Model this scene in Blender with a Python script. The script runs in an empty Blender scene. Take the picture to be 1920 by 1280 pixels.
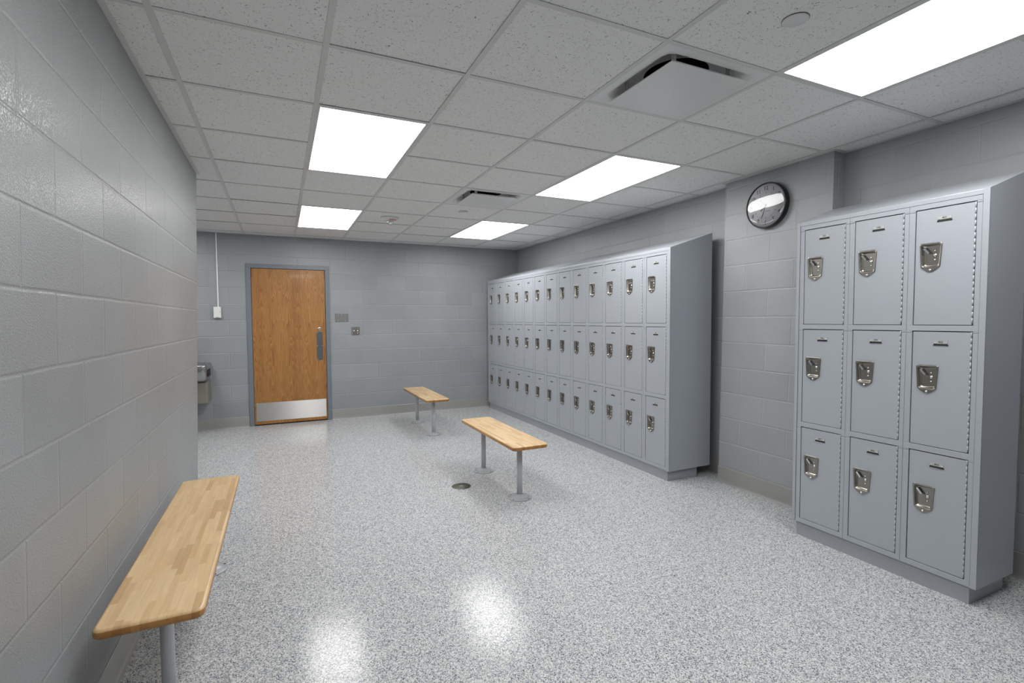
import bpy, bmesh, math, random
from mathutils import Matrix, Vector
R = random.Random(7)
SC = bpy.context.scene
COL = SC.collection
PI = math.pi

# ------------------------------------------------------------------ materials
def new_mat(name):
    m = bpy.data.materials.new(name); m.use_nodes = True
    nt = m.node_tree; b = nt.nodes.get('Principled BSDF')
    return m, nt, b
def N(nt, t, **kw):
    n = nt.nodes.new(t)
    for k, v in kw.items():
        if k in n.inputs.keys(): n.inputs[k].default_value = v
        else: setattr(n, k, v)
    return n
def L(nt, a, b): nt.links.new(a, b)
def rgb(c): return (c[0], c[1], c[2], 1)
def plain(name, c, rough=.5, metal=0, spec=.5, coat=0, bump=None, grain=0):
    m, nt, b = new_mat(name)
    b.inputs['Base Color'].default_value = rgb(c); b.inputs['Roughness'].default_value = rough
    b.inputs['Metallic'].default_value = metal; b.inputs['Specular IOR Level'].default_value = spec
    b.inputs['Coat Weight'].default_value = coat
    tc = N(nt, 'ShaderNodeTexCoord')
    if bump:
        nz = N(nt, 'ShaderNodeTexNoise', Scale=bump[0], Detail=2.0)
        L(nt, tc.outputs['Object'], nz.inputs['Vector'])
        bp = N(nt, 'ShaderNodeBump', Strength=bump[1], Distance=bump[2])
        L(nt, nz.outputs['Fac'], bp.inputs['Height']); L(nt, bp.outputs['Normal'], b.inputs['Normal'])
    if grain:
        nz = N(nt, 'ShaderNodeTexNoise', Scale=3.0, Detail=3.0)
        L(nt, tc.outputs['Object'], nz.inputs['Vector'])
        mx = N(nt, 'ShaderNodeMixRGB'); mx.inputs['Color1'].default_value = rgb([x*(1-grain) for x in c]); mx.inputs['Color2'].default_value = rgb([min(1, x*(1+grain)) for x in c])
        L(nt, nz.outputs['Fac'], mx.inputs['Fac']); L(nt, mx.outputs['Color'], b.inputs['Base Color'])
    return m
def emis(name, c, s):
    m, nt, b = new_mat(name)
    b.inputs['Base Color'].default_value = (.9, .9, .9, 1)
    b.inputs['Emission Color'].default_value = rgb(c); b.inputs['Emission Strength'].default_value = s
    return m
WALLC = (.345, .357, .37)
def block(name, du, dv, w=.412, h=.2085, axis='sum', joint=.0075, col=WALLC, rough=.34, rugged=1.0):
    """painted concrete block: running bond with tooled joints"""
    m, nt, b = new_mat(name)
    tc = N(nt, 'ShaderNodeTexCoord'); sp = N(nt, 'ShaderNodeSeparateXYZ'); L(nt, tc.outputs['Object'], sp.inputs[0])
    ad = N(nt, 'ShaderNodeMath', operation='ADD'); L(nt, sp.outputs['X' if axis != 'y' else 'Y'], ad.inputs[0])
    if axis == 'sum': L(nt, sp.outputs['Y'], ad.inputs[1])
    else: ad.inputs[1].default_value = 0
    a2 = N(nt, 'ShaderNodeMath', operation='ADD'); L(nt, ad.outputs[0], a2.inputs[0]); a2.inputs[1].default_value = du
    a3 = N(nt, 'ShaderNodeMath', operation='ADD'); L(nt, sp.outputs['Z'], a3.inputs[0]); a3.inputs[1].default_value = -dv
    cb = N(nt, 'ShaderNodeCombineXYZ'); L(nt, a2.outputs[0], cb.inputs[0]); L(nt, a3.outputs[0], cb.inputs[1])
    # waver the joints a little
    nzj = N(nt, 'ShaderNodeTexNoise', Scale=6.0, Detail=3.0); L(nt, tc.outputs['Object'], nzj.inputs['Vector'])
    vs = N(nt, 'ShaderNodeVectorMath', operation='SUBTRACT'); L(nt, nzj.outputs['Color'], vs.inputs[0]); vs.inputs[1].default_value = (.5, .5, .5)
    sc = N(nt, 'ShaderNodeVectorMath', operation='SCALE'); L(nt, vs.outputs[0], sc.inputs[0]); sc.inputs['Scale'].default_value = .006
    va = N(nt, 'ShaderNodeVectorMath', operation='ADD'); L(nt, cb.outputs[0], va.inputs[0]); L(nt, sc.outputs[0], va.inputs[1])
    br = N(nt, 'ShaderNodeTexBrick'); br.offset = .5; br.offset_frequency = 2
    br.inputs['Scale'].default_value = 1; br.inputs['Mortar Size'].default_value = joint; br.inputs['Mortar Smooth'].default_value = .9
    br.inputs['Brick Width'].default_value = w; br.inputs['Row Height'].default_value = h; br.inputs['Bias'].default_value = 0
    br.inputs['Color1'].default_value = rgb([c*.955 for c in col]); br.inputs['Color2'].default_value = rgb([c*1.045 for c in col])
    br.inputs['Mortar'].default_value = rgb([c*1.03 for c in col])
    L(nt, va.outputs[0], br.inputs['Vector'])
    nz = N(nt, 'ShaderNodeTexNoise', Scale=2.2, Detail=4.0); L(nt, tc.outputs['Object'], nz.inputs['Vector'])
    mr = N(nt, 'ShaderNodeMapRange'); L(nt, nz.outputs['Fac'], mr.inputs['Value'])
    mr.inputs['From Min'].default_value = .3; mr.inputs['From Max'].default_value = .7; mr.inputs['To Min'].default_value = .95; mr.inputs['To Max'].default_value = 1.05
    mu = N(nt, 'ShaderNodeVectorMath', operation='SCALE'); L(nt, br.outputs['Color'], mu.inputs[0]); L(nt, mr.outputs[0], mu.inputs['Scale'])
    L(nt, mu.outputs[0], b.inputs['Base Color'])
    b.inputs['Roughness'].default_value = rough
    inv = N(nt, 'ShaderNodeMath', operation='SUBTRACT'); inv.inputs[0].default_value = 1; L(nt, br.outputs['Fac'], inv.inputs[1])
    b1 = N(nt, 'ShaderNodeBump', Strength=.6, Distance=.0032); L(nt, inv.outputs[0], b1.inputs['Height'])
    n2 = N(nt, 'ShaderNodeTexNoise', Scale=210.0, Detail=3.0, Roughness=.6); L(nt, tc.outputs['Object'], n2.inputs['Vector'])
    rp = N(nt, 'ShaderNodeMapRange'); L(nt, n2.outputs['Fac'], rp.inputs['Value']); rp.inputs['From Min'].default_value = .3; rp.inputs['From Max'].default_value = .55
    b2 = N(nt, 'ShaderNodeBump', Strength=.26*rugged, Distance=.002); L(nt, rp.outputs[0], b2.inputs['Height']); L(nt, b1.outputs['Normal'], b2.inputs['Normal'])
    n3 = N(nt, 'ShaderNodeTexNoise', Scale=14.0, Detail=3.0); L(nt, tc.outputs['Object'], n3.inputs['Vector'])
    b3 = N(nt, 'ShaderNodeBump', Strength=.14, Distance=.004); L(nt, n3.outputs['Fac'], b3.inputs['Height']); L(nt, b2.outputs['Normal'], b3.inputs['Normal'])
    L(nt, b3.outputs['Normal'], b.inputs['Normal'])
    return m
def floor_mat():
    m, nt, b = new_mat('speckled_epoxy')
    tc = N(nt, 'ShaderNodeTexCoord')
    def flakes(scale, lo, stops, interp='CONSTANT'):
        v = N(nt, 'ShaderNodeTexVoronoi', Scale=scale); L(nt, tc.outputs['Object'], v.inputs['Vector'])
        s = N(nt, 'ShaderNodeSeparateColor'); L(nt, v.outputs['Color'], s.inputs[0])
        r = N(nt, 'ShaderNodeValToRGB'); r.color_ramp.interpolation = interp
        el = r.color_ramp.elements
        el[0].position = stops[0][0]; el[0].color = rgb(stops[0][1])
        el[1].position = stops[1][0]; el[1].color = rgb(stops[1][1])
        for p, c in stops[2:]:
            e = el.new(p); e.color = rgb(c)
        L(nt, s.outputs[lo], r.inputs[0]); return r
    f1 = flakes(330, 0, [(0, (.05, .055, .07)), (.06, (.19, .20, .215)), (.17, (.38, .39, .40)), (.36, (.56, .57, .565)), (.72, (.70, .705, .70))])
    f2 = flakes(170, 1, [(0, (.28, .31, .52)), (.05, (.60, .62, .66)), (.35, (.98, .98, .98)), (.8, (1, 1, 1))])
    mx = N(nt, 'ShaderNodeMixRGB', blend_type='MULTIPLY'); mx.inputs['Fac'].default_value = .75
    L(nt, f1.outputs[0], mx.inputs['Color1']); L(nt, f2.outputs[0], mx.inputs['Color2'])
    L(nt, mx.outputs[0], b.inputs['Base Color'])
    b.inputs['Roughness'].default_value = .14; b.inputs['Specular IOR Level'].default_value = .24
    nz = N(nt, 'ShaderNodeTexNoise', Scale=210.0, Detail=2.0); L(nt, tc.outputs['Object'], nz.inputs['Vector'])
    bp = N(nt, 'ShaderNodeBump', Strength=.17, Distance=.001); L(nt, nz.outputs['Fac'], bp.inputs['Height'])
    L(nt, bp.outputs['Normal'], b.inputs['Normal'])
    return m
def tile_mat():
    m, nt, b = new_mat('fissured_ceiling_tile')
    tc = N(nt, 'ShaderNodeTexCoord')
    nz = N(nt, 'ShaderNodeTexNoise', Scale=30.0, Detail=2.0); L(nt, tc.outputs['Object'], nz.inputs['Vector'])
    mixv = N(nt, 'ShaderNodeMixRGB'); mixv.inputs['Fac'].default_value = .06; L(nt, tc.outputs['Object'], mixv.inputs['Color1']); L(nt, nz.outputs['Color'], mixv.inputs['Color2'])
    v = N(nt, 'ShaderNodeTexVoronoi', Scale=120.0, voronoi_dimensions='2D'); L(nt, mixv.outputs[0], v.inputs['Vector'])
    s = N(nt, 'ShaderNodeSeparateColor'); L(nt, v.outputs['Color'], s.inputs[0])
    # pits of random size
    th = N(nt, 'ShaderNodeMapRange'); L(nt, s.outputs[0], th.inputs['Value']); th.inputs['From Min'].default_value = .3; th.inputs['From Max'].default_value = 1; th.inputs['To Min'].default_value = -.05; th.inputs['To Max'].default_value = .26
    lt = N(nt, 'ShaderNodeMath', operation='SUBTRACT'); L(nt, th.outputs[0], lt.inputs[0]); L(nt, v.outputs['Distance'], lt.inputs[1])
    sm = N(nt, 'ShaderNodeMapRange'); L(nt, lt.outputs[0], sm.inputs['Value']); sm.inputs['From Min'].default_value = -.02; sm.inputs['From Max'].default_value = .06
    mx = N(nt, 'ShaderNodeMixRGB'); mx.inputs['Color1'].default_value = rgb((.80, .80, .79)); mx.inputs['Color2'].default_value = rgb((.30, .295, .285))
    L(nt, sm.outputs[0], mx.inputs['Fac']); L(nt, mx.outputs[0], b.inputs['Base Color'])
    b.inputs['Roughness'].default_value = .9; b.inputs['Specular IOR Level'].default_value = .15
    n2 = N(nt, 'ShaderNodeTexNoise', Scale=160.0, Detail=2.0); L(nt, tc.outputs['Object'], n2.inputs['Vector'])
    bp = N(nt, 'ShaderNodeBump', Strength=.25, Distance=.001); L(nt, n2.outputs['Fac'], bp.inputs['Height']); L(nt, bp.outputs['Normal'], b.inputs['Normal'])
    return m
def butcher(name, seed, dark=0.0, tint=None):
    """laminated hardwood: long staves along local y, each its own tone"""
    m, nt, b = new_mat(name)
    tc = N(nt, 'ShaderNodeTexCoord'); mp = N(nt, 'ShaderNodeMapping'); mp.inputs['Location'].default_value = (seed*1.37, seed*2.11, 0)
    mp.inputs['Rotation'].default_value = (0, 0, PI/2)
    L(nt, tc.outputs['Object'], mp.inputs[0])
    br = N(nt, 'ShaderNodeTexBrick'); br.offset = .37; br.offset_frequency = 3; br.squash = .7; br.squash_frequency = 2
    br.inputs['Scale'].default_value = 1; br.inputs['Mortar Size'].default_value = .0004; br.inputs['Mortar Smooth'].default_value = .5
    br.inputs['Brick Width'].default_value = .27; br.inputs['Row Height'].default_value = .0226; br.inputs['Bias'].default_value = -.1
    br.inputs['Color1'].default_value = (0, 0, 0, 1); br.inputs['Color2'].default_value = (1, 1, 1, 1); br.inputs['Mortar'].default_value = (.25, .25, .25, 1)
    L(nt, mp.outputs[0], br.inputs['Vector'])
    rp = N(nt, 'ShaderNodeValToRGB'); el = rp.color_ramp.elements
    k = 1-dark
    el[0].position = 0; el[0].color = rgb((.57*k, .365*k, .175*k)); el[1].position = 1; el[1].color = rgb((.76*k, .555*k, .315*k))
    e = el.new(.3); e.color = rgb((.68*k, .46*k, .235*k)); e = el.new(.65); e.color = rgb((.72*k, .505*k, .27*k))
    L(nt, br.outputs['Color'], rp.inputs[0])
    m2 = N(nt, 'ShaderNodeMapping'); m2.inputs['Scale'].default_value = (60, 4, 60); L(nt, tc.outputs['Object'], m2.inputs[0])
    nz = N(nt, 'ShaderNodeTexNoise', Scale=1.0, Detail=5.0, Roughness=.6, Distortion=.6); L(nt, m2.outputs[0], nz.inputs['Vector'])
    mr = N(nt, 'ShaderNodeMapRange'); L(nt, nz.outputs['Fac'], mr.inputs['Value']); mr.inputs['From Min'].default_value = .3; mr.inputs['From Max'].default_value = .75; mr.inputs['To Min'].default_value = 1.06; mr.inputs['To Max'].default_value = .86
    mu = N(nt, 'ShaderNodeVectorMath', operation='SCALE'); L(nt, rp.outputs[0], mu.inputs[0]); L(nt, mr.outputs[0], mu.inputs['Scale'])
    if tint:
        ti = N(nt, 'ShaderNodeVectorMath', operation='MULTIPLY'); ti.inputs[1].default_value = tint; L(nt, mu.outputs[0], ti.inputs[0]); mu = ti
    L(nt, mu.outputs[0], b.inputs['Base Color'])
    b.inputs['Roughness'].default_value = .38; b.inputs['Coat Weight'].default_value = .25; b.inputs['Coat Roughness'].default_value = .25
    return m
def oak():
    m, nt, b = new_mat('oak_veneer')
    tc = N(nt, 'ShaderNodeTexCoord')
    sp = N(nt, 'ShaderNodeSeparateXYZ'); L(nt, tc.outputs['Object'], sp.inputs[0])
    # cathedral figure: parabolic rings in two mirrored leaves of veneer
    mo = N(nt, 'ShaderNodeMath', operation='PINGPONG'); L(nt, sp.outputs['X'], mo.inputs[0]); mo.inputs[1].default_value = .22
    mp = N(nt, 'ShaderNodeCombineXYZ')
    s1 = N(nt, 'ShaderNodeMath', operation='MULTIPLY'); L(nt, mo.outputs[0], s1.inputs[0]); s1.inputs[1].default_value = 7
    s2 = N(nt, 'ShaderNodeMath', operation='MULTIPLY'); L(nt, sp.outputs['Z'], s2.inputs[0]); s2.inputs[1].default_value = .55
    L(nt, s1.outputs[0], mp.inputs[0]); L(nt, s2.outputs[0], mp.inputs[2])
    nz = N(nt, 'ShaderNodeTexNoise', Scale=1.3, Detail=2.0, Distortion=.3); L(nt, mp.outputs[0], nz.inputs['Vector'])
    rg = N(nt, 'ShaderNodeMath', operation='MULTIPLY'); L(nt, nz.outputs['Fac'], rg.inputs[0]); rg.inputs[1].default_value = 26
    fr = N(nt, 'ShaderNodeMath', operation='FRACT'); L(nt, rg.outputs[0], fr.inputs[0])
    m2 = N(nt, 'ShaderNodeMapping'); m2.inputs['Scale'].default_value = (150, 60, 5); L(nt, tc.outputs['Object'], m2.inputs[0])
    n2 = N(nt, 'ShaderNodeTexNoise', Scale=1.0, Detail=4.0, Roughness=.7); L(nt, m2.outputs[0], n2.inputs['Vector'])
    m3 = N(nt, 'ShaderNodeMapping'); m3.inputs['Scale'].default_value = (9, 9, .25); L(nt, tc.outputs['Object'], m3.inputs[0])
    n3 = N(nt, 'ShaderNodeTexNoise', Scale=1.0, Detail=2.0); L(nt, m3.outputs[0], n3.inputs['Vector'])
    a = N(nt, 'ShaderNodeMath', operation='MULTIPLY_ADD'); L(nt, fr.outputs[0], a.inputs[0]); a.inputs[1].default_value = .5; L(nt, n2.outputs['Fac'], a.inputs[2])
    a2 = N(nt, 'ShaderNodeMath', operation='MULTIPLY_ADD'); L(nt, n3.outputs['Fac'], a2.inputs[0]); a2.inputs[1].default_value = .7; L(nt, a.outputs[0], a2.inputs[2])
    rp = N(nt, 'ShaderNodeValToRGB'); el = rp.color_ramp.elements
    el[0].position = .66; el[0].color = rgb((.46, .235, .068)); el[1].position = 1.0; el[1].color = rgb((.25, .105, .025))
    e = el.new(.84); e.color = rgb((.38, .18, .05))
    mr = N(nt, 'ShaderNodeMapRange'); L(nt, a2.outputs[0], mr.inputs['Value']); mr.inputs['From Min'].default_value = .2; mr.inputs['From Max'].default_value = 1.6; 
    L(nt, mr.outputs[0], rp.inputs[0]); el[0].position = .3; e.position = .55; el[2].position = .85
    L(nt, rp.outputs[0], b.inputs['Base Color']); b.inputs['Roughness'].default_value = .42; b.inputs['Coat Weight'].default_value = .1
    return m
def steel(name, c=(.52, .51, .49), rough=.3, axis=None, strength=.25):
    m, nt, b = new_mat(name)
    b.inputs['Base Color'].default_value = rgb(c); b.inputs['Metallic'].default_value = 1; b.inputs['Roughness'].default_value = rough
    if axis is not None:
        tc = N(nt, 'ShaderNodeTexCoord'); mp = N(nt, 'ShaderNodeMapping'); s = [3, 3, 3]; s[axis] = 900; mp.inputs['Scale'].default_value = s
        L(nt, tc.outputs['Object'], mp.inputs[0]); nz = N(nt, 'ShaderNodeTexNoise', Scale=1.0, Detail=2.0); L(nt, mp.outputs[0], nz.inputs['Vector'])
        bp = N(nt, 'ShaderNodeBump', Strength=strength, Distance=.002); L(nt, nz.outputs['Fac'], bp.inputs['Height']); L(nt, bp.outputs['Normal'], b.inputs['Normal'])
    return m

EM = 11.6
M_floor = floor_mat(); M_tile = tile_mat()
M_bar = plain('white_grid_paint', (.62, .62, .61), .45, grain=.02)
M_fixture = plain('fixture_white', (.72, .72, .71), .4, grain=.02)
M_glow = emis('lit_acrylic', (1.0, .995, .98), EM)
M_lock = plain('locker_paint', (.372, .397, .432), .3, spec=.45, bump=(260, .06, .0006), grain=.02)
M_lockside = plain('locker_panel_paint', (.345, .37, .405), .33, spec=.45, bump=(260, .06, .0006), grain=.02)
M_post = plain('grey_post_paint', (.50, .52, .55), .32, grain=.02)
M_flange = plain('grey_flange_paint', (.34, .355, .375), .3, grain=.02)
M_black = plain('black_bolt', (.02, .02, .02), .4, grain=.02)
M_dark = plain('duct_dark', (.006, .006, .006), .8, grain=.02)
M_slot_shade = plain('dark_slot_shade', (.018, .02, .022), .8, grain=.02)  # near-black for slots and dark fittings; also gap shade painted around the lockers
M_cup = steel('satin_nickel', (.34, .325, .295), .27)
M_chrome = steel('bright_chrome', (.8, .8, .79), .12)
M_brush = steel('brushed_steel', (.56, .555, .54), .22, 2, .5)
def aniso(name, c):
    m, nt, b = new_mat(name); b.inputs['Base Color'].default_value = rgb(c); b.inputs['Metallic'].default_value = 1
    b.inputs['Roughness'].default_value = .45; b.inputs['Anisotropic'].default_value = .97
    tg = N(nt, 'ShaderNodeTangent', direction_type='UV_MAP'); tg.uv_map = 'grain'; L(nt, tg.outputs[0], b.inputs['Tangent'])
    tc = N(nt, 'ShaderNodeTexCoord'); nz = N(nt, 'ShaderNodeTexNoise', Scale=9.0, Detail=3.0); L(nt, tc.outputs['Object'], nz.inputs['Vector'])
    mr = N(nt, 'ShaderNodeMapRange'); L(nt, nz.outputs['Fac'], mr.inputs['Value']); mr.inputs['To Min'].default_value = .40; mr.inputs['To Max'].default_value = .50; L(nt, mr.outputs[0], b.inputs['Roughness'])
    return m
M_brush = aniso('brushed_kick_steel', (.60, .59, .57))
M_plate = plain('satin_plate', (.20, .20, .198), .45, metal=.4, grain=.03)
M_pull = steel('grey_push_plate', (.16, .17, .18), .42)
M_kick = plain('kickbase', (.32, .34, .37), .36, grain=.02)
M_frame = plain('door_frame_paint', (.165, .185, .215), .38, grain=.03)
M_oak = oak()
M_cove = plain('cove_base_epoxy', (.305, .305, .292), .32, bump=(40, .1, .002), grain=.05)
M_white = plain('white_plastic', (.74, .74, .73), .4, grain=.02)
M_red = plain('red_ink', (.55, .03, .02), .5, grain=.02)
M_tag = plain('aluminium_tag', (.50, .51, .49), .4, metal=.3, grain=.03)
M_ink = plain('dark_ink', (.05, .05, .055), .5, grain=.02)
M_ring = plain('seal_shadow', (.12, .12, .10), .6, grain=.02)
M_fount = steel('fountain_top_steel', (.42, .425, .42), .22)
M_fbody = plain('fountain_body_steel', (.30, .285, .24), .34, metal=.55, grain=.04)
M_drain = plain('drain_bronze', (.11, .11, .085), .4, metal=.3, grain=.12)
M_vent = plain('diffuser_enamel', (.70, .70, .695), .3, grain=.015)
M_face = plain('clock_face', (.93, .93, .97), .45, grain=.01)
M_rim = plain('clock_rim', (.012, .011, .013), .3, grain=.02)

# ------------------------------------------------------------------ mesh helpers
class MB:
    def __init__(s): s.bm = bmesh.new(); s.mats = []
    def mi(s, m):
        if m not in s.mats: s.mats.append(m)
        return s.mats.index(m)
    def face(s, vs, m, smooth=False):
        f = s.bm.faces.new([v if isinstance(v, bmesh.types.BMVert) else s.bm.verts.new(v) for v in vs]); f.material_index = s.mi(m); f.smooth = smooth; return f
    def box(s, x0, x1, y0, y1, z0, z1, m):
        v = [s.bm.verts.new((x, y, z)) for x in (x0, x1) for y in (y0, y1) for z in (z0, z1)]
        for q in ((0, 1, 3, 2), (4, 6, 7, 5), (0, 4, 5, 1), (2, 3, 7, 6), (0, 2, 6, 4), (1, 5, 7, 3)): s.face([v[i] for i in q], m)
    def hexa(s, pts, m):                          # 8 points in the box order above
        v = [s.bm.verts.new(p) for p in pts]
        for q in ((0, 1, 3, 2), (4, 6, 7, 5), (0, 4, 5, 1), (2, 3, 7, 6), (0, 2, 6, 4), (1, 5, 7, 3)): s.face([v[i] for i in q], m)
    def loft(s, rings, m, cap0=True, cap1=True, smooth=True):
        rv = [[s.bm.verts.new(p) for p in r] for r in rings]; n = len(rings[0])
        for a, b in zip(rv, rv[1:]):
            for i in range(n): s.face([a[i], a[(i+1) % n], b[(i+1) % n], b[i]], m, smooth)
        if cap0: s.face(rv[0][::-1], m)
        if cap1: s.face(rv[-1], m)
        return rv
    def lathe(s, prof, m, c=(0, 0, 0), n=32, ax='z', smooth=True, cap0=True, cap1=True):
        def pt(r, h, a):
            u, v = r*math.cos(a), r*math.sin(a)
            p = {'z': (u, v, h), 'x': (h, u, v), 'y': (v, h, u)}[ax]
            return (c[0]+p[0], c[1]+p[1], c[2]+p[2])
        s.loft([[pt(r, h, 2*PI*i/n) for i in range(n)] for r, h in prof], m, cap0, cap1, smooth)
    def prism(s, poly, a, b, m, ax='y', smooth=False):  # poly in the plane normal to ax
        def P(u, v, h): return {'y': (u, h, v), 'x': (h, u, v), 'z': (u, v, h)}[ax]
        s.loft([[P(u, v, a) for u, v in poly], [P(u, v, b) for u, v in poly]], m, smooth=smooth)
    def text(s, txt, size, M4, m, bold=0):
        cu = bpy.data.curves.new('t', 'FONT'); cu.body = txt; cu.size = size; cu.align_x = 'CENTER'; cu.align_y = 'CENTER'; cu.resolution_u = 3; cu.offset = bold
        o = bpy.data.objects.new('t', cu); COL.objects.link(o)
        dg = bpy.context.evaluated_depsgraph_get(); me = bpy.data.meshes.new_from_object(o.evaluated_get(dg))
        vs = [s.bm.verts.new(M4 @ v.co) for v in me.vertices]; k = s.mi(m)
        for p in me.polygons:
            try:
                f = s.bm.faces.new([vs[i] for i in p.vertices]); f.material_index = k
            except ValueError: pass
        bpy.data.objects.remove(o); bpy.data.curves.remove(cu); bpy.data.meshes.remove(me)
    def build(s, name, parent=None, bevel=0, loc=None, fix=True, seg=2):
        if fix: bmesh.ops.recalc_face_normals(s.bm, faces=s.bm.faces)
        me = bpy.data.meshes.new(name); s.bm.to_mesh(me); s.bm.free()
        for m in s.mats: me.materials.append(m)
        o = bpy.data.objects.new(name, me); COL.objects.link(o)
        if loc: o.location = loc
        if parent: o.parent = parent
        if bevel:
            b = o.modifiers.new('bevel', 'BEVEL'); b.width = bevel; b.segments = seg; b.limit_method = 'ANGLE'; b.angle_limit = math.radians(40)
        return o
def struct(o): o['kind'] = 'structure'; return o
def tag(o, label, cat, group=None):
    o['label'] = label; o['category'] = cat
    if group: o['group'] = group
    return o
def thing(name, loc, label, cat, group=None):
    o = bpy.data.objects.new(name, None); COL.objects.link(o); o.location = loc; o.empty_display_size = .1
    return tag(o, label, cat, group)
def frame_x(o):   # text facing -x read by someone looking towards +x
    return Matrix(((0, 0, -1, o[0]), (-1, 0, 0, o[1]), (0, 1, 0, o[2]), (0, 0, 0, 1)))
def frame_down(o):
    return Matrix(((1, 0, 0, o[0]), (0, -1, 0, o[1]), (0, 0, -1, o[2]), (0, 0, 0, 1)))

# ------------------------------------------------------------------ measured layout
EYE = 1.3766
H = 2.488
YB = 7.259            # back wall face
XR = 3.495            # right wall face
Y0 = -1.0             # wall behind the viewer
XA = -2.25            # far side of the alcove
YL = 4.445            # end of the left wall
XL = 2.9275; XL2 = 2.940   # locker fronts

def xleft(z): return -.610 + (.060)*z/2.488

# ------------------------------------------------------------------ room shell
b = MB(); b.box(XA-.2, XR+.3, Y0-.2, YB+.2, -.1, 0, M_floor); struct(b.build('floor'))

mb_back = block('block_back', -.432+.206, .1345, axis='x', col=(.285, .30, .315))
mb_left = block('block_left', -1.614+.211, .206, w=.4215, h=.209, axis='y', joint=.008, rough=.3, rugged=2.0, col=(.29, .30, .308))
mb_right = block('block_right', -2.031-XR, .1345, axis='sum')
mb_pier = block('block_pier', -2.607+.206-3.355, .1345, axis='sum', rugged=1.5)
mb_misc = block('block_misc', 0, .1345, axis='sum')
# back wall with the door opening
DX0, DX1, DZ = -.392, .622, 2.118
b = MB()
b.box(XA-.2, DX0+.03, YB, YB+.2, 0, 2.75, mb_back); b.box(DX1-.03, XR+.3, YB, YB+.2, 0, 2.75, mb_back); b.box(DX0+.03, DX1-.03, YB, YB+.2, DZ-.03, 2.75, mb_back)
b.box(DX0-.1, DX1+.1, YB+.2, YB+.25, 0, 2.4, M_dark)
struct(b.build('wall_back'))
b = MB()
zt = 2.75
b.hexa([(XA, Y0, 0), (XA, Y0, zt), (XA, YL, 0), (XA, YL, zt), (xleft(0), Y0, 0), (xleft(zt), Y0, zt), (xleft(0), YL, 0), (xleft(zt), YL, zt)], mb_left)
struct(b.build('wall_left'))
b = MB(); b.box(XA-.2, XA, YL-.2, YB, 0, zt, mb_misc); struct(b.build('wall_alcove'))
b = MB(); b.box(XR, XR+.3, Y0, YB, 0, zt, mb_right); struct(b.build('wall_right'))
b = MB(); b.box(XA-.2, XR+.3, Y0-.2, Y0, 0, zt, mb_misc); struct(b.build('wall_front'))
# pier standing out of the right wall
def xpier(z): return 3.332 + .046*z/2.488
PY0, PY1 = 2.130, 3.018
b = MB()
b.hexa([(xpier(0), PY0, 0), (xpier(zt), PY0, zt), (xpier(0), PY1, 0), (xpier(zt), PY1, zt), (XR+.05, PY0, 0), (XR+.05, PY0, zt), (XR+.05, PY1, 0), (XR+.05, PY1, zt)], mb_pier)
struct(b.build('wall_pier'))

# cove bases
def cove(name, p0, p1, nrm, h=.138, t=.006):
    b = MB(); prof = [(.022, 0), (.013, .0035), (.0085, .010), (.0065, .022), (t, .05), (t, h-.004), (.003, h), (0, h), (0, 0)]
    ex = lambda p, q: (p[0]+nrm[0]*q[0], p[1]+nrm[1]*q[0], q[1])
    b.loft([[ex(p0, q) for q in prof], [ex(p1, q) for q in prof]], M_cove, smooth=False)
    return struct(b.build(name))
cove('baseboard_back', (XA, YB), (DX0-.002, YB), (0, -1)); cove('baseboard_back_right', (DX1+.002, YB), (XR, YB), (0, -1))
b = MB(); prof = [(.022, 0), (.013, .0035), (.0085, .010), (.0065, .022), (.006, .05), (.006, .122), (.003, .126), (0, .126), (0, 0)]
b.loft([[(xleft(q[1])+q[0], y, q[1]) for q in prof] for y in (Y0, YL)], M_cove, smooth=False); struct(b.build('baseboard_left'))
cove('baseboard_alcove', (XA, YL), (XA, YB), (1, 0)); cove('baseboard_right', (XR, PY1), (XR, YB), (-1, 0)); cove('baseboard_right_near', (XR, Y0), (XR, PY0), (-1, 0))
b = MB()
b.loft([[(xpier(q[1])-q[0], y, q[1]) for q in [(p[0], p[1]*1.08) for p in prof]] for y in (PY0, PY1)], M_cove, smooth=False)
struct(b.build('baseboard_pier')); cove('baseboard_front', (XA, Y0), (XR, Y0), (0, 1))

# ------------------------------------------------------------------ ceiling
cols = [-2.227, -1.617, -1.0077, -.3982, .1944, .7991, 1.4375, 2.0794, 2.7027, 3.3283]
rows = [-.86, -.245, .365, .975, 1.5829, 2.178, 2.7877, 3.3984, 4.006, 4.6234, 5.2412, 5.8527, 6.4601, 7.065]
lights = {}      # (col, row) -> fixture occupies rows row..row+1
def ci(v): return 4+v            # photo column 0 -> cols[4]
def ri(v): return 6+v            # photo row 0 -> rows[6]
LIGHTS = [(0, 0), (0, 4), (3, 0), (3, 4), (3, -4), (0, -4), (-3, 4)]
VENTS = [(2, -2), (2, 2)]
occ = set()
for c, r in LIGHTS: occ |= {(ci(c), ri(r)), (ci(c), ri(r)+1)}
for c, r in VENTS: occ.add((ci(c), ri(r)))
b = MB()
xs = [XA]+cols+[XR]; ys = [Y0]+rows+[YB]
HB = .012
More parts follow.
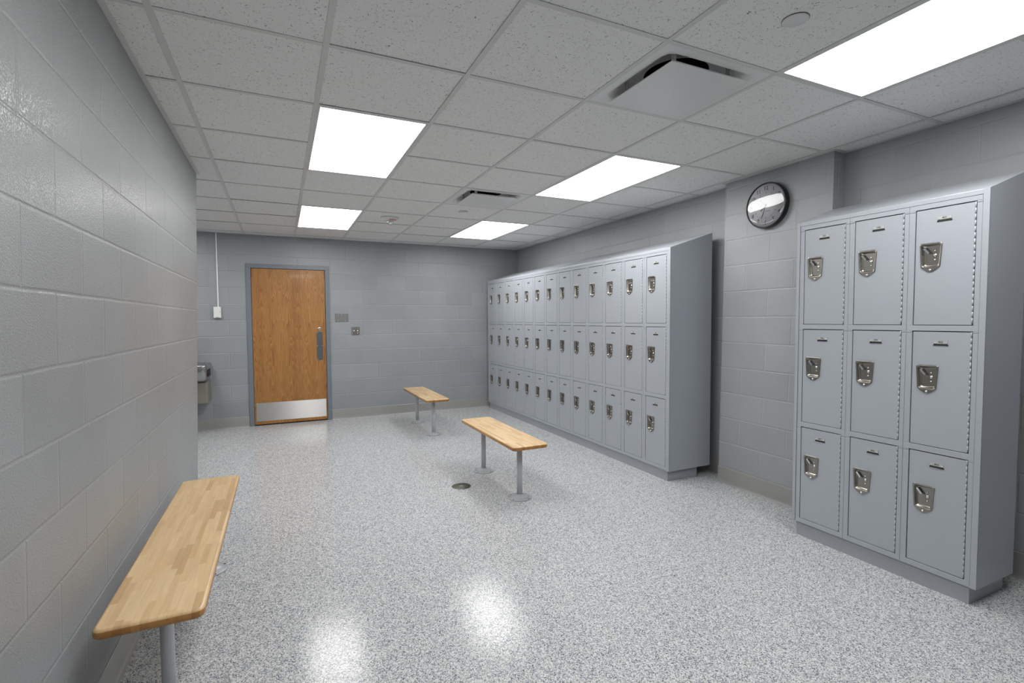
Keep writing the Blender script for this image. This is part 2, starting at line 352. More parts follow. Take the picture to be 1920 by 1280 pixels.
for i in range(len(xs)-1):
    for j in range(len(ys)-1):
        if (i-1, j-1) in occ: continue
        x0, x1, y0, y1 = xs[i], xs[i+1], ys[j], ys[j+1]
        if x1-x0 < .01 or y1-y0 < .01: continue
        z = H+.0022+R.choice([0, 0, .0004, .001, .0018]); 
        g = .0075
        if x1 < xleft(H)+.02 and y1 < YL: continue
        if x0 < xleft(H) and y1 < YL: x0 = xleft(H)
        t = [z+R.uniform(0, .0012) for _ in range(4)]
        X0, X1, Y_0, Y_1 = x0+g, x1-g, y0+g, y1-g
        b.hexa([(X0, Y_0, t[0]), (X0, Y_0, z+.02), (X0, Y_1, t[1]), (X0, Y_1, z+.02), (X1, Y_0, t[2]), (X1, Y_0, z+.02), (X1, Y_1, t[3]), (X1, Y_1, z+.02)], M_tile)
b.box(XA-.2, XR+.3, Y0-.2, YB+.2, 2.75, 2.8, M_dark)
struct(b.build('ceiling'))
b = MB()
for y in rows:
    x0 = xleft(H)-.02 if y < YL else XA
    j = rows.index(y); gaps = sorted((cols[c_]+HB, cols[c_+1]-HB) for c_, r_ in [(ci(c), ri(r)+1) for c, r in LIGHTS] if r_ == j)
    for g0, g1 in gaps:
        if g0 > x0: b.box(x0, g0, y-HB, y+HB, H, H+.0016, M_bar)
        x0 = max(x0, g1)
    b.box(x0, XR, y-HB, y+HB, H, H+.0016, M_bar)
for x in cols:
    y0 = Y0 if x > -.5 else YL
    b.box(x-HB, x+HB, y0, YB, H-.0004, H+.002, M_bar)
struct(b.build('trim_1'))
b = MB(); w = .022
xl = xleft(H)
b.box(xl-.005, xl+w, Y0, YL, H-.0008, H+.002, M_bar); b.box(XA, xl-.005, YL, YL+w, H-.0008, H+.002, M_bar)
b.box(XA, XR, YB-w, YB+.005, H-.0008, H+.002, M_bar)
b.box(XR-w, XR+.005, Y0, YB, H-.0008, H+.002, M_bar)
xp = xpier(H)
b.box(xp-w, xp+.005, PY0-w, PY1+w, H-.001, H+.0022, M_bar); b.box(xp, XR, PY0-w, PY0+.005, H-.0012, H+.0024, M_bar); b.box(xp, XR, PY1-.005, PY1+w, H-.0012, H+.0024, M_bar)
b.box(XA, XA+w, YL, YB, H-.0008, H+.002, M_bar)
struct(b.build('trim_2'))

# troffer lights
lab = {(0, 0): 'large square-looking lit ceiling panel on the left, in front of the small left one',
       (0, 4): 'smallest lit ceiling panel, above and right of the wooden door',
       (3, 0): 'lit ceiling panel between the two air diffusers and the long locker bank',
       (3, 4): 'far right lit ceiling panel near the back corner above the long locker bank',
       (3, -4): 'big lit ceiling panel at the top right, nearest the clock and small locker bank',
       (0, -4): 'lit ceiling panel overhead beside the left wall, directly above the near bench',
       (-3, 4): 'lit ceiling panel in the alcove over the drinking fountain, hidden behind the left wall'}
def loc_light(c, r):
    x0, x1, y0, y1 = cols[ci(c)], cols[ci(c)+1], rows[ri(r)], rows[ri(r)+2]
    xc, yc = (x0+x1)/2, (y0+y1)/2; hx, hy = (x1-x0)/2-HB-.001, (y1-y0)/2-HB-.001
    t = thing('ceiling_light', (xc, yc, H), lab[(c, r)], 'ceiling light', 'recessed lit ceiling panels')
    b = MB(); e = .009
    for q in ((-hx, hx, -hy, -hy+e), (-hx, hx, hy-e, hy), (-hx, -hx+e, -hy+e, hy-e), (hx-e, hx, -hy+e, hy-e)): b.box(*q, .0002, .05, M_fixture)
    b.box(-hx, hx, -hy, hy, .05, .09, M_fixture); b.build('light_housing', t)
    b = MB(); b.box(-hx+e, hx-e, -hy+e, hy-e, .003, .006, M_glow); b.build('diffuser_lens', t)
for c, r in LIGHTS: loc_light(c, r)

# plaque air diffusers
def ventilate(c, r, label):
    x0, x1, y0, y1 = cols[ci(c)], cols[ci(c)+1], rows[ri(r)], rows[ri(r)+1]
    xc, yc = (x0+x1)/2, (y0+y1)/2; hx, hy = (x1-x0)/2-HB-.0005, (y1-y0)/2-HB-.0005
    t = thing('air_diffuser', (xc, yc, H), label, 'air vent', 'square plaque air diffusers')
    n = 64
    def ring(ax_, ay_, p, z):
        o = []
        for i in range(n):
            a = 2*PI*i/n; ca, sa = math.cos(a), math.sin(a)
            k = 1/max(abs(ca), abs(sa)) if p >= 40 else (abs(ca)**p+abs(sa)**p)**(-1/p); o.append((ax_*k*ca, ay_*k*sa, z))
        return o
    b = MB()
    rr = [ring(hx, hy, 60, .0005), ring(hx-.040, hy-.040, 40, .0005), ring(hx-.052, hy-.052, 12, .006), ring(hx-.072, hy-.072, 9, .026), ring(hx-.092, hy-.092, 8, .052), ring(hx-.115, hy-.115, 7, .066), ring(.155, .155, 2, .070), ring(.150, .150, 2, .066)]
    b.loft(rr, M_vent, cap0=False, cap1=False); b.build('pan', t)
    b = MB(); b.lathe([(.152, .067), (.152, .22), (.0, .221)], M_dark, n=40, cap0=False, cap1=False); b.build('duct_collar', t, fix=False)
    b = MB(); w = .2245; z = -.020
    b.box(-w, w, -w+.006, w-.006, z, z+.003, M_vent)
    b.box(-w+.01, w-.01, -w+.014, w-.014, z+.003, z+.012, M_vent); b.build('plaque', t, bevel=.0012)
    for sx, sy in ((-1, -1), (1, -1), (-1, 1), (1, 1)):
        b = MB(); b.box(sx*.165-.012, sx*.165+.012, sy*.165-.002, sy*.165+.002, z+.011, .074, M_vent); b.box(sx*.165-.002, sx*.165+.002, sy*.165-.012, sy*.165+.012, z+.011, .068, M_vent); b.build('hanger', t)
ventilate(2, -2, 'large nearer square air diffuser in the ceiling with a dark round duct behind its plate')
ventilate(2, 2, 'small farther square air diffuser in the ceiling, left of the middle lit panel')

# sprinkler covers, fire strobe
def sprinkler(x, y, label):
    b = MB(); b.lathe([(.047, .0022), (.047, .0004), (.0455, 0)], M_ring, n=40); b.lathe([(.0455, .0004), (.0455, -.0014), (.0440, -.0024), (.0, -.0028)], M_vent, n=40, cap1=False)
    o = b.build('sprinkler_cover', loc=(x, y, H)); tag(o, label, 'sprinkler cover', 'flush round sprinkler covers')
sprinkler(1.773, 1.275, 'round off-white sprinkler cover disc in the ceiling left of the top right light')
sprinkler(1.738, 4.90, 'small round sprinkler cover disc in the ceiling behind the farther air diffuser')
t = thing('fire_strobe', (1.105, 5.50, H), 'round white ceiling fire alarm strobe with red lettering', 'fire alarm')
b = MB(); b.lathe([(.092, .002), (.092, -.010), (.088, -.018), (.070, -.026), (.055, -.030), (0, -.030)], M_white, n=40, cap1=False)
b.build('housing', t)
b = MB(); b.text('FIRE', .045, frame_down((.02, -.062, -.0305)), M_red, .0012); 
for v in b.bm.verts: v.co.z = -.0315 + (0.0035 if v.co.y < -.062 else 0)
b.build('lettering', t, fix=False)
b = MB(); b.lathe([(.036, -.029), (.036, -.046), (.030, -.060), (.016, -.068), (0, -.070)], M_chrome, n=24, cap1=False, c=(.01, .02, 0)); b.build('strobe_lens', t)

# ------------------------------------------------------------------ door
d = thing('door_1', (0, 0, 0), 'oak veneer door in grey steel frame on the back wall', 'door'); del d['category']; del d['label']; struct(d)
b = MB(); f0, f1, fw = YB-.012, YB+.11, .056
for (x0, x1) in ((DX0, DX0+fw), (DX1-fw, DX1)): b.box(x0, x1, f0, f1, 0, DZ-fw, M_frame)
b.box(DX0, DX1, f0, f1, DZ-fw, DZ, M_frame)
s0 = .012
for (x0, x1) in ((DX0+fw, DX0+fw+s0), (DX1-fw-s0, DX1-fw)): b.box(x0, x1, f0+.045, f1, 0, DZ-fw-s0, M_frame)
b.box(DX0+fw, DX1-fw, f0+.045, f1, DZ-fw-s0, DZ-fw, M_frame)
b.build('door_frame', d, bevel=.0015)
lx0, lx1, ly = DX0+fw+.003, DX1-fw-.004, f0+.004
# leaf sits in the rebate, just behind the frame face
b = MB(); b.box(lx0, lx1, ly+.012, ly+.042, .014, DZ-fw-.004, M_oak); b.build('door_leaf', d, bevel=.001)
fy = ly+.012
b = MB(); b.box(lx0+.020, lx1-.014, fy-.0015, fy+.001, .055, .297, M_brush); 
for k in range(5):
    for z in (.065, .287): b.lathe([(.0035, fy-.001), (.0035, fy-.0025), (0, fy-.003)], M_chrome, c=(lx0+.03+k*(lx1-lx0-.055)/4, 0, z), ax='y', n=8, cap1=False)
uvl = b.bm.loops.layers.uv.new('grain')
for f_ in b.bm.faces:
    for lp in f_.loops: lp[uvl].uv = (lp.vert.co.z, lp.vert.co.x)
b.build('kick_plate', d)
b = MB(); b.box(.442, .520, fy-.003, fy+.001, .838, 1.222, M_pull)
for x in (.450, .512):
    for z in (.85, 1.03, 1.21): b.lathe([(.004, fy-.002), (.004, fy-.004), (0, fy-.0045)], M_chrome, c=(x, 0, z), ax='y', n=8, cap1=False)
b.build('push_plate', d, bevel=.001)
b = MB(); b.lathe([(.024, fy), (.024, fy-.006), (.019, fy-.011), (.014, fy-.012)], M_chrome, c=(.480, 0, 1.262), ax='y', n=24); b.box(.4785, .4815, fy-.0128, fy-.011, 1.255, 1.269, M_black)
b.build('lock_cylinder', d)
b = MB(); b.box(lx0, lx1, ly+.012, ly+.055, 0, .006, M_dark); b.build('threshold', d)

# ------------------------------------------------------------------ back wall fittings
b = MB()
def rbox(b, x0, x1, y0, y1, z0, z1, m): b.box(x0, x1, y0, y1, z0, z1, m)
o = MB(); o.box(-.716, -.700, YB-.012, YB, 1.555, H, M_white); o = o.build('wire_raceway', bevel=.002)
tag(o, 'thin white vertical wire raceway on the back wall left of the door', 'conduit')
t = thing('wall_sensor', (-.718, YB, 1.486), 'small white box at the foot of the white raceway beside the door', 'sensor box')
b = MB(); b.box(-.041, .041, -.040, 0, -.070, .070, M_white); b.build('case', t, bevel=.005)
b = MB(); b.box(-.015, .015, -.0412, -.040, -.062, -.058, M_slot_shade); b.build('vent_slot', t)
b = MB(); b.box(.030, .034, -.0412, -.040, .0, .018, M_slot_shade); b.build('indicator', t)
t = thing('blank_wall_plate', (.7745, YB, 1.414), 'wide blank steel plate with small screws right of the door', 'wall plate')
b = MB(); b.box(-.090, .090, -.005, 0, -.058, .058, M_plate); b.build('plate', t, bevel=.002)
for x in (-.046, 0, .046):
    for z in (-.042, .042):
        b = MB(); b.lathe([(.0042, -.004), (.0042, -.0065), (0, -.007)], M_chrome, c=(x, 0, z), ax='y', n=8, cap1=False); b.build('screw', t)
t = thing('wall_outlet', (.957, YB, 1.228), 'small square steel plate with two bright knobs, lower right of the blank plate', 'outlet')
b = MB(); b.box(-.058, .058, -.006, 0, -.058, .058, M_plate); b.build('plate', t, bevel=.002)
b = MB(); b.box(-.030, .044, -.010, -.005, -.050, .050, M_cup); b.build('cover', t, bevel=.008)
for x, z in ((-.022, 0), (.026, 0), (.026, .030), (.026, -.032)):
    r_ = .010 if z == 0 else .005
    b = MB(); b.lathe([(r_, -.009), (r_, -.014), (r_*.6, -.018), (0, -.019)], M_chrome, c=(x, 0, z), ax='y', n=14, cap1=False); b.build('key_stud', t)

# drinking fountain
t = thing('drinking_fountain', (-1.03, YB, 0), 'wall-mounted stainless drinking fountain peeking out behind the left wall corner', 'drinking fountain')
def rrect(x0, x1, y0, y1, r, k=5):
    o = []
    for cx, cy, a0 in ((x1-r, y1-r, 0), (x0+r, y1-r, PI/2), (x0+r, y0+r, PI), (x1-r, y0+r, 1.5*PI)):
        for i in range(k+1):
            a = a0+PI/2*i/k; o.append((cx+r*math.cos(a), cy+r*math.sin(a)))
    return o
b = MB()
def R3(x0, x1, y0, y1, r, z): return [(p[0], p[1], z) for p in rrect(x0, x1, y0, y1, r)]
b.loft([R3(-.205, .205, -.40, 0, .04, .655), R3(-.225, .225, -.455, 0, .05, .70), R3(-.228, .228, -.47, 0, .05, .845), R3(-.222, .222, -.464, 0, .046, .858), R3(-.195, .195, -.42, -.06, .07, .860), R3(-.17, .17, -.39, -.09, .09, .845), R3(-.10, .10, -.33, -.15, .06, .82)], M_fount, smooth=True)
b.build('basin', t)
b = MB(); b.loft([R3(-.218, .218, -.33, 0, .02, .39), R3(-.218, .218, -.35, 0, .02, .64), R3(-.19, .19, -.33, 0, .02, .655)], M_fbody, smooth=False); b.build('cabinet', t)
b = MB(); b.box(.226, .236, -.40, -.20, .715, .80, M_slot_shade); b.build('push_bar', t, bevel=.003)
b = MB(); b.lathe([(.012, .855), (.012, .875), (.018, .885), (.010, .905)], M_chrome, c=(-.06, -.12, 0), n=16); b.lathe([(.007, 0), (.007, .05)], M_chrome, c=(-.06, -.17, .895), n=10, ax='y'); b.build('bubbler', t)

# ------------------------------------------------------------------ lockers
ZB, ZT = .088, 1.939
ROWZ = [1.337, .729, .119]      # bottom of each door
DH = .5730
def door_mesh(y0, y1, cy0, cup):
    """front sheet with a hole for the cup; door local origin = locker origin"""
    b = MB(); bm = b.bm
    zs = (0, DH); x = .0015
    outer = [bm.verts.new((x, y, z)) for y, z in ((y0, 0), (y1, 0), (y1, DH), (y0, DH))]
    inner = [bm.verts.new((x, y, z)) for y, z in cup]
    ed = [bm.edges.new((l[i], l[(i+1) % len(l)])) for l in (outer, inner) for i in range(len(l))]
    bmesh.ops.triangle_fill(bm, use_beauty=True, edges=ed)
    k = b.mi(M_lock)
    back = [bm.verts.new((.016, v.co.y, v.co.z)) for v in outer]
    for i in range(4): b.face([outer[i], outer[(i+1) % 4], back[(i+1) % 4], back[i]], M_lock)
    # return flange round the edge of the door
    return b
def make_locker(W, bevel=True):
    """one three-tier column; local x into the wall, y along the wall, z up"""
    root = bpy.data.objects.new('locker', None); COL.objects.link(root)
    FR, FL = .027, .030           # frame at low-y (hinge) and high-y side
    y0, y1 = FR-.0008, W-FL-.0014
    b = MB(); D = .015
    g = .0006
    zr = [(ZB, ROWZ[2]-.0030)]
    for k in (1, 0): zr.append((ROWZ[k+1]+DH+.0045, ROWZ[k]-.0030))
    zr.append((ROWZ[0]+DH+.0045, ZT))
    for z0, z1 in zr: b.box(0, D, g, W-g, z0, z1, M_lock)
    for (a0, a1), (c0, c1) in zip(zr, zr[1:]):
        for ya, yb in ((g, FR-.0058), (W-FL+.0030, W-g)): b.box(.0004, D, ya, yb, a1+.0002, c0-.009, M_lock); b.box(.0, D, ya, yb, c0-.0078, c0, M_lock)
    fr = b.build('locker_frame', root, bevel=.0009, seg=1)
    b = MB(); b.box(.040, .40, g, W-g, ZB, ZT, M_lockside); b.box(.0165, .0395, g+.004, W-g-.004, ZB+.01, ZT-.01, M_slot_shade); bd = b.build('locker_body', root)  # dark sheet behind the doors paints the shade seen in their gaps
    # recessed pull shape
    cyc = W-FL-.067; zt_ = DH-.166
    def outline(sc=1.0, dx=0, n=4, cz=0):
        hw_t, hw_b, h = .0485*1, .0405, .126
        pts = [(-hw_b, -h), (hw_b, -h), (hw_t, 0), (-hw_t, 0)]
        o = []
        # rounded quadrilateral
        for i, (px, pz) in enumerate(pts):
            a, c = Vector(pts[i-1]), Vector(pts[(i+1) % 4]); p = Vector((px, pz)); r_ = .012
            u, v = (a-p).normalized()*r_, (c-p).normalized()*r_
            for k in range(n+1):
                t_ = k/n; q = (p+u)*(1-t_)**2+p*2*t_*(1-t_)+(p+v)*t_**2; o.append((q.x, q.y))
        m = Vector((0, -h/2)); return [(cyc+(m.x+(x-m.x)*(1-sc/.0485*1)), zt_+(m.y+(z-m.y)*(1-sc/.060))) for x, z in o]
    doors = []
    for tier in range(3):
        b = door_mesh(y0, y1, 0, outline(.007))
        dn = b.build('locker_door', root, loc=(0, 0, ROWZ[tier]), bevel=.0008, seg=1); doors.append(dn)
    # recessed handle, one mesh shared by all doors
    b = MB()
    O0, O1, O2, O3 = outline(0), outline(.0012), outline(.0075), outline(.0135)
    P = lambda o, x: [(x, y, z) for y, z in o]
    b.loft([P(O0, .0013), P(O0, -.0008), P(O1, -.0024), P(O2, -.0020), P(outline(.0085), 0), P(O3, .0125), P(outline(.0165), .0140)], M_cup, cap0=False, cap1=True)
    # pointed tab with padlock eye under the cup
    b.prism([(cyc-.0385, zt_-.117), (cyc-.030, zt_-.1285), (cyc-.008, zt_-.1430), (cyc+.008, zt_-.1430), (cyc+.030, zt_-.1285), (cyc+.0385, zt_-.117)], -.0018, .0012, M_cup, ax='x')
    b.lathe([(.0055, -.0018), (.0055, -.0042), (.002, -.0056)], M_chrome, c=(0, cyc, zt_-.1345), ax='x', n=12)
    # lifting finger with its dark slot
    for (ya, za, yb, zb, wd, x0, x1, m) in ((cyc+.022, zt_-.024, cyc+.001, zt_-.050, .0035, .0118, .0138, M_black), (cyc+.030, zt_-.027, cyc+.012, zt_-.049, .0045, .004, .0138, M_chrome)):
        dv = Vector((yb-ya, zb-za)).normalized(); nv = Vector((-dv.y, dv.x))*wd
        b.prism([(ya+nv.x, za+nv.y), (yb+nv.x, zb+nv.y), (yb+dv.x*wd, zb+dv.y*wd), (yb-nv.x, zb-nv.y), (ya-nv.x, za-nv.y), (ya-dv.x*wd, za-dv.y*wd)], x0, x1, m, ax='x')
    for dz, r_ in ((.040, .0038), (.062, .0085), (.084, .0038)):
        b.lathe([(r_, .0139), (r_, .0118), (r_*.5, .0102), (0, .0098)], M_chrome, c=(0, cyc-.012, zt_-dz), ax='x', n=14, cap1=False)
    h = b.build('recessed_handle', doors[0], fix=True); handles = [h]
    for dn in doors[1:]:
        c = h.copy(); COL.objects.link(c); c.parent = dn
    # piano hinge
    b = MB(); z = .006
    while z < DH-.02:
        b.lathe([(.0032, z), (.0032, z+.0270)], M_lock, c=(.0018, y0-.0002, 0), n=8); z += .0285
    b.box(.006, .010, y0-.002, y0+.002, .004, DH-.004, M_slot_shade)
    hg = b.build('hinge', doors[0])
    for dn in doors[1:]:
        c = hg.copy(); COL.objects.link(c); c.parent = dn
    return root, doors
def number_plate(W, txt, parent):
    yc = (.0245+W-.0295)/2; z0 = DH-.059
    b = MB()
    b.box(-.0012, .002, yc-.0275, yc+.0275, z0+.001, z0+.0155, M_tag)
    b.prism([(yc-.0315, z0-.0085), (yc+.0315, z0-.0085), (yc+.0270, z0+.0015), (yc-.0270, z0+.0015)], -.0006, .0017, M_slot_shade, ax='x')
    for s_ in (-1, 1): b.lathe([(.0022, -.001), (.0022, -.0022), (0, -.0028)], M_chrome, c=(0, yc+s_*.022, z0+.0045), ax='x', n=8, cap1=False)
    b.text(txt, .0135, frame_x((-.0015, yc, z0+.009)), M_ink, .0003)
    return b.build('number_plate', parent, fix=False)
def copy_children(src, dst):
    for ch in [o for o in COL.objects if o.parent == src]:
        c = ch.copy(); COL.objects.link(c); c.parent = dst
        if 'number_plate' in ch.name: continue
        copy_children(ch, c)
def bank(W, n, ystart, xf, first_no, labels, group):
    proto, pdoors = make_locker(W)
    allr = [proto]
    for k in range(1, n):
        r = proto.copy(); COL.objects.link(r); copy_children(proto, r); allr.append(r)
    for k, r in enumerate(allr):     # k = 0 is nearest the viewer
        r.location = (xf, ystart+k*W, 0); tag(r, labels[k], 'locker', group)
        ds = sorted([o for o in COL.objects if o.parent == r and o.name.startswith('locker_door')], key=lambda o: -o.location.z)
        for i, dn in enumerate(ds): number_plate(W, str(first_no+3*(n-1-k)+i), dn)
ordn = ['nearest', 'second', 'third', 'fourth', 'fifth', 'sixth', 'seventh', 'eighth', 'ninth', 'tenth', 'eleventh', 'twelfth']
lab1 = ['three-door grey locker column at the near end of the long bank'] + ['three-door grey locker column, %s from the near end of the long bank' % o for o in ordn[1:]] + ['three-door grey locker column at the far end of the long bank']
YN1 = 3.195
bank(.302, 13, YN1, XL, 356, lab1, 'locker columns of the long bank')
lab2 = ['right-hand column of the small locker bank, doors numbered 401 to 403', 'middle column of the small locker bank, doors numbered 398 to 400', 'left-hand column of the small locker bank by the clock pier, doors numbered 395 to 397']
YN2 = 1.169; W2 = .2943
bank(W2, 3, YN2, XL2, 395, lab2, 'locker columns of the small bank')

FZ = 1.9645
def end_panel(y, side, xf, xr, ztop, fl, label, name='locker_end_panel'):
    """side = -1: panel faces the viewer (-y)"""
    b = MB(); t_ = .0022
    ya, yb = (y, y+t_) if side < 0 else (y-t_, y)
    b.prism([(xf, ZB), (xr, ZB), (xr, ztop), (xf, FZ)], ya, yb, M_lockside, ax='y')
    fa, fb = (y, y+fl) if side < 0 else (y-fl, y)
    b.box(xf-.0016, xf+.003, fa, fb, ZB, FZ-.0012, M_lock)
    ga, gb = (y+t_, y+fl) if side < 0 else (y-fl, y-t_)
    b.prism([(xf-.0004, FZ-.004), (xf+.0002, FZ-.0008), (xf+.0045, FZ+.001), (xr, ztop), (xr, ztop-.003), (xf+.005, FZ-.0025)], ga, gb, M_lock, ax='y')
    o = b.build(name, bevel=.0006, seg=1); tag(o, label, 'locker panel'); return o
XB1, ZR1 = 3.392, 2.112
XB2, ZR2 = 3.300, 2.085
end_panel(3.170, -1, XL-.001, XB1, ZR1, .0235, 'tall grey end panel with sloped top closing the near end of the long locker bank')
end_panel(1.1435, -1, XL2-.001, XB2, ZR2, .0245, 'shadowed grey end panel on the right side of the small locker bank')
end_panel(2.0715, 1, XL2-.001, XB2, ZR2, .0185, 'narrow grey filler strip and end panel on the left side of the small locker bank')
end_panel(7.1455, 1, XL-.001, XB1, ZR1, .023, 'thin grey end panel between the long locker bank and the back wall')
def hood(name, y0, y1, xf, xr, zr, label, splice=None):
    b = MB(); t_ = .003
    b.prism([(xf-.0014, ZT+.0012), (xf+.0015, ZT+.0012), (xf+.0015, FZ-.006), (xf+.006, FZ-.0025), (xr-.001, zr-.004), (xr-.001, zr-.001), (xf+.004, FZ+.001), (xf, FZ-.001), (xf-.0014, FZ-.004)], y0, y1, M_lock, ax='y')
    # closed filler under the slope
    b.prism([(xf+.004, ZT+.0012), (xf+.004, FZ-.004), (xr-.002, zr-.006), (xr-.002, ZT+.0012)], y0+.0005, y1-.0005, M_lockside, ax='y')
    t = thing(name, (0, 0, 0), label, 'locker top')
    b.build('sloped_sheet', t)
    if splice:
        b = MB(); b.prism([(xf-.0034, ZT+.0002), (xf-.0014, ZT+.0002), (xf-.0014, FZ-.0035), (xf+.004, FZ+.001), (xr-.001, zr-.001), (xr-.001, zr+.0012), (xf+.0035, FZ+.0028), (xf-.0034, FZ-.0025)], splice[0], splice[1], M_lock, ax='y'); b.build('splice_cover', t)
hood('locker_hood', 3.1938, 4.985, XL, XB1, ZR1, 'sloping grey top over the near half of the long locker bank')
hood('locker_hood', 4.987, 7.1222, XL, XB1, ZR1, 'sloping grey top over the far half of the long locker bank', (4.988, 5.31))
hood('locker_hood', 1.1683, 2.0528, XL2, XB2, ZR2, 'sloping grey top over the small locker bank beneath the clock wall')
def kick(y0, y1, xf, xr, label):
    b = MB(); b.box(xf, xr, y0, y1, 0, ZB-.001, M_kick); b.box(xf+.002, xr, y0+.002, y1-.002, ZB-.001, ZB, M_slot_shade)  # thin dark layer on top paints the shadow line under the lockers
    o = b.build('plinth', bevel=.0015); tag(o, label, 'plinth', 'grey plinths under the lockers')
kick(3.200, 7.12, XL+.012, 3.27, 'long low grey plinth under the long locker bank')
kick(1.174, 2.05, XL2+.012, 3.283, 'short low grey plinth under the small locker bank')

# ------------------------------------------------------------------ benches
def bench(x, y, length, width, seed, label, dark):
    t = thing('bench', (x, y, 0), label, 'bench', 'wood-topped pedestal benches')
    mt = butcher('laminated_maple', seed, dark); me_ = butcher('laminated_maple_edge', seed, dark, (.62, .42, .20))
    b = MB(); hw, hl, th, top = width/2, length/2, .032, .452
    prof = [(.010, 0), (.004, .0022), (.0008, .007), (0, .013), (0, th-.013), (.0008, th-.007), (.004, th-.0022), (.010, th)]
    rings = []
    for ins, z in prof:
        rings.append([(p[0], p[1], top-th+z) for p in rrect(-hw+ins, hw-ins, -hl+ins, hl-ins, .028-ins*.5, 6)])
    b.loft(rings[5:], mt, cap0=False, smooth=True); b.loft(rings[:6], me_, cap1=False, smooth=True)
    bmesh.ops.remove_doubles(b.bm, verts=b.bm.verts, dist=1e-5)
    so = b.build('seat', t)
    for f in so.data.polygons:
        if abs(f.normal.z) > .99: f.use_smooth = False
    for s_ in (-1, 1):
        yy = s_*(hl-(.20 if length < 1.4 else .24))
        b = MB(); b.lathe([(.0215, .012), (.0215, .412)], M_post, c=(0, yy, 0), n=28); p = b.build('post', t)
        b = MB(); b.lathe([(.060, .408), (.060, .4145), (.03, .4195)], M_post, c=(0, yy, 0), n=28); b.box(-.10, .10, yy-.022, yy+.022, .4145, .4200, M_post); b.build('seat_bracket', p)
        b = MB(); b.lathe([(.093, 0), (.093, .0045), (.090, .006), (.073, .0065), (.070, .014), (.062, .019), (.030, .023), (.0225, .028), (.0225, .031)], M_flange, c=(0, yy, 0), n=40); b.build('floor_flange', p)
        for a in (20, 110, 200, 290):
            b = MB(); aa = math.radians(a+8); b.lathe([(.0045, .0055), (.0045, .0085), (.002, .0095)], M_black, c=(.083*math.cos(aa), yy+.083*math.sin(aa), 0), n=8); b.build('bolt', p)
bench(1.645, 3.775, 1.150, .290, 1, 'wood-topped pedestal bench in the middle of the floor, beside the drain', 0.0)
bench(1.640, 6.150, 1.190, .285, 2, 'far wood-topped pedestal bench near the back wall', .16)
bench(-.3915, 2.605, 1.545, .293, 3, 'nearest, longest wood-topped bench, standing along the left wall', .05)

# ------------------------------------------------------------------ floor drain
t = thing('floor_drain', (1.324, 3.845, 0), 'round bronze drain cover set in the speckled floor left of the middle bench', 'floor drain')
b = MB(); b.lathe([(.079, 0), (.079, .0018), (.071, .0024), (.070, .0016)], M_drain, n=40); b.build('rim', t)
b = MB(); b.lathe([(.0695, .0008), (.0695, .0020), (.012, .0022), (0, .0022)], M_drain, n=40, cap1=False); b.build('cover', t)
b = MB(); b.lathe([(.008, .002), (.008, .004), (.004, .005)], M_tag, n=14); b.box(-.02, .02, -.003, .003, .002, .0032, M_tag); b.build('screw', t)

# ------------------------------------------------------------------ clock
cz, cyy = 2.223, 2.610
cx = xpier(cz)
t = thing('wall_clock', (cx, cyy, cz), 'round black-rimmed wall clock on the block pier above the lockers', 'clock')
RC = .170
b = MB(); b.lathe([(RC-.006, 0), (RC, -.004), (RC, -.040), (RC-.003, -.046), (RC-.009, -.046), (RC-.010, -.036)], M_rim, ax='x', n=72, cap0=False, cap1=False)
b.build('rim', t)
b = MB(); b.lathe([(RC-.0095, -.020), (RC-.0095, -.037), (0, -.037)], M_face, ax='x', n=72, cap1=False); b.build('dial', t)
b = MB()
for i in range(1, 13):
    a = 2*PI*i/12; rr_ = .128
    b.text(str(i), .040, frame_x((-.0376, -rr_*math.sin(a), rr_*math.cos(a))), M_ink, .0004)
b.build('numerals', t, fix=False)
b = MB()
for i in range(60):
    a = 2*PI*i/60; ra, rb, w_ = (.088, .101, .0011) if i % 5 == 0 else (.096, .099, .0008)
    ca, sa = math.cos(a), math.sin(a)
    P4 = [(-.0375, -(r_*sa+s_*w_*ca), r_*ca-s_*w_*sa) for r_, s_ in ((ra, -1), (rb, -1), (rb, 1), (ra, 1))]
    b.face(P4, M_ink)
b.text('Quartz', .013, frame_x((-.0375, -.018, -.043)), M_ink)
b.build('minute_marks', t, fix=False)
def hand(name, ang, l0, l1, w_, x, m):
    a = math.radians(ang); b = MB(); ca, sa = math.cos(a), math.sin(a)
    q = [(-l0, w_*.6), (l1*.8, w_), (l1, w_*.35), (l1, -w_*.35), (l1*.8, -w_), (-l0, -w_*.6)]
    b.prism([(-(r_*sa+s_*ca), r_*ca-s_*sa) for r_, s_ in q], x, x-.0012, m, ax='x'); b.build(name, t)
hand('hour_hand', 229, .012, .058, .0032, -.0378, M_ink); hand('minute_hand', 200, .016, .100, .0025, -.0392, M_ink)
hand('second_hand', 313, .02, .082, .0009, -.0406, M_red)
b = MB(); b.lathe([(.006, -.037), (.006, -.041), (.003, -.0420)], M_ink, ax='x', n=16); b.build('hub', t)
m, nt, bs = new_mat('clock_lens')
nt.nodes.remove(bs); out = [n for n in nt.nodes if n.type == 'OUTPUT_MATERIAL'][0]
tr = N(nt, 'ShaderNodeBsdfTransparent'); gl = N(nt, 'ShaderNodeBsdfGlossy'); gl.inputs['Roughness'].default_value = .03
fr = N(nt, 'ShaderNodeFresnel'); fr.inputs['IOR'].default_value = 1.55
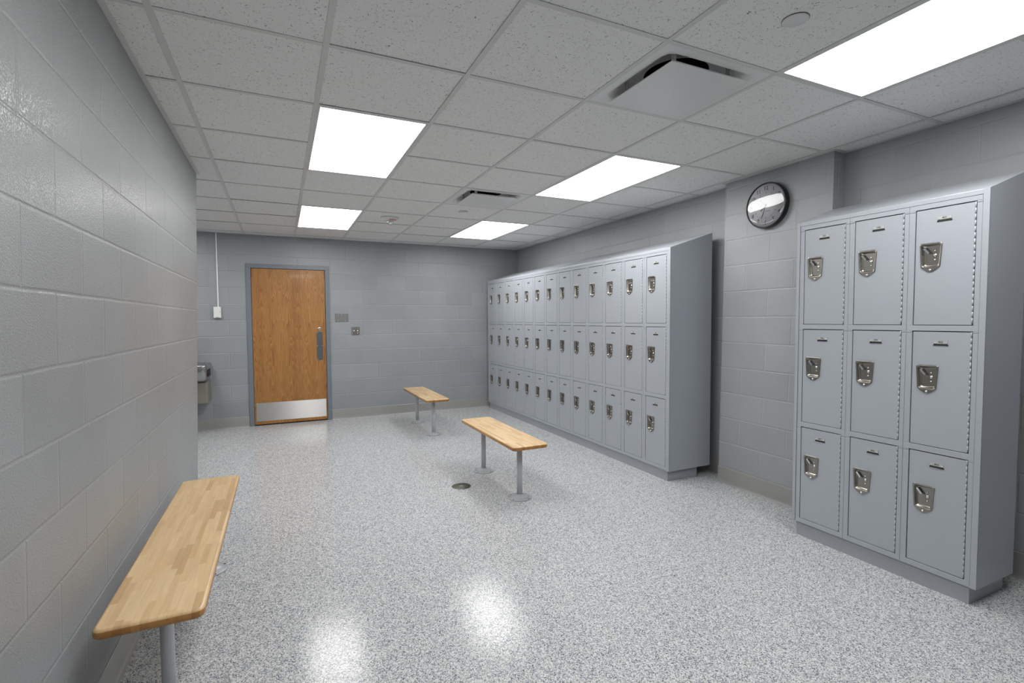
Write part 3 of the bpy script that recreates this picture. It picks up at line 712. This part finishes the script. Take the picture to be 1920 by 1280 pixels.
mxs = N(nt, 'ShaderNodeMixShader'); mu = N(nt, 'ShaderNodeMath', operation='MULTIPLY'); L(nt, fr.outputs[0], mu.inputs[0]); mu.inputs[1].default_value = 1.35
L(nt, mu.outputs[0], mxs.inputs[0]); L(nt, tr.outputs[0], mxs.inputs[1]); L(nt, gl.outputs[0], mxs.inputs[2]); L(nt, mxs.outputs[0], out.inputs[0])
b = MB()
pr = [(RC-.010, -.0420)]+[((RC-.010)*math.cos(k*PI/2/10), -.0420-.006*math.sin(k*PI/2/10)) for k in range(1, 10)]+[(.0005, -.0481)]
b.lathe(pr, m, ax='x', n=72, cap0=False, cap1=True); b.build('lens', t)

# ------------------------------------------------------------------ camera and world
f, yaw, pit, rol = 928.812, .43666, -.044595, -.0059474
Rv = Vector((math.cos(yaw), -math.sin(yaw), 0)); F = Vector((math.cos(pit)*math.sin(yaw), math.cos(pit)*math.cos(yaw), math.sin(pit)))
U = Vector((-math.sin(pit)*math.sin(yaw), -math.sin(pit)*math.cos(yaw), math.cos(pit)))
R2 = Rv*math.cos(rol)+U*math.sin(rol); U2 = U*math.cos(rol)-Rv*math.sin(rol)
cam = bpy.data.cameras.new('camera'); cam.sensor_width = 36; cam.lens = f/1920*36; cam.clip_start = .02; cam.clip_end = 60
co = bpy.data.objects.new('camera', cam); COL.objects.link(co)
M = Matrix.Identity(4)
for i in range(3): M[i][0], M[i][1], M[i][2] = R2[i], U2[i], -F[i]
M[0][3], M[1][3], M[2][3] = 0, 0, EYE
co.matrix_world = M; SC.camera = co
w = bpy.data.worlds.new('world'); w.use_nodes = True; w.node_tree.nodes['Background'].inputs[0].default_value = (.6, .62, .65, 1); w.node_tree.nodes['Background'].inputs[1].default_value = .05; SC.world = w
SC.view_settings.view_transform = 'Standard'; SC.view_settings.look = 'None'; SC.view_settings.exposure = 0
SC.cycles.use_denoising = True; SC.cycles.adaptive_threshold = .015; SC.cycles.max_bounces = 8; SC.cycles.diffuse_bounces = 6; SC.cycles.glossy_bounces = 4
SC.cycles.caustics_reflective = False; SC.cycles.caustics_refractive = False; SC.cycles.sample_clamp_indirect = 6
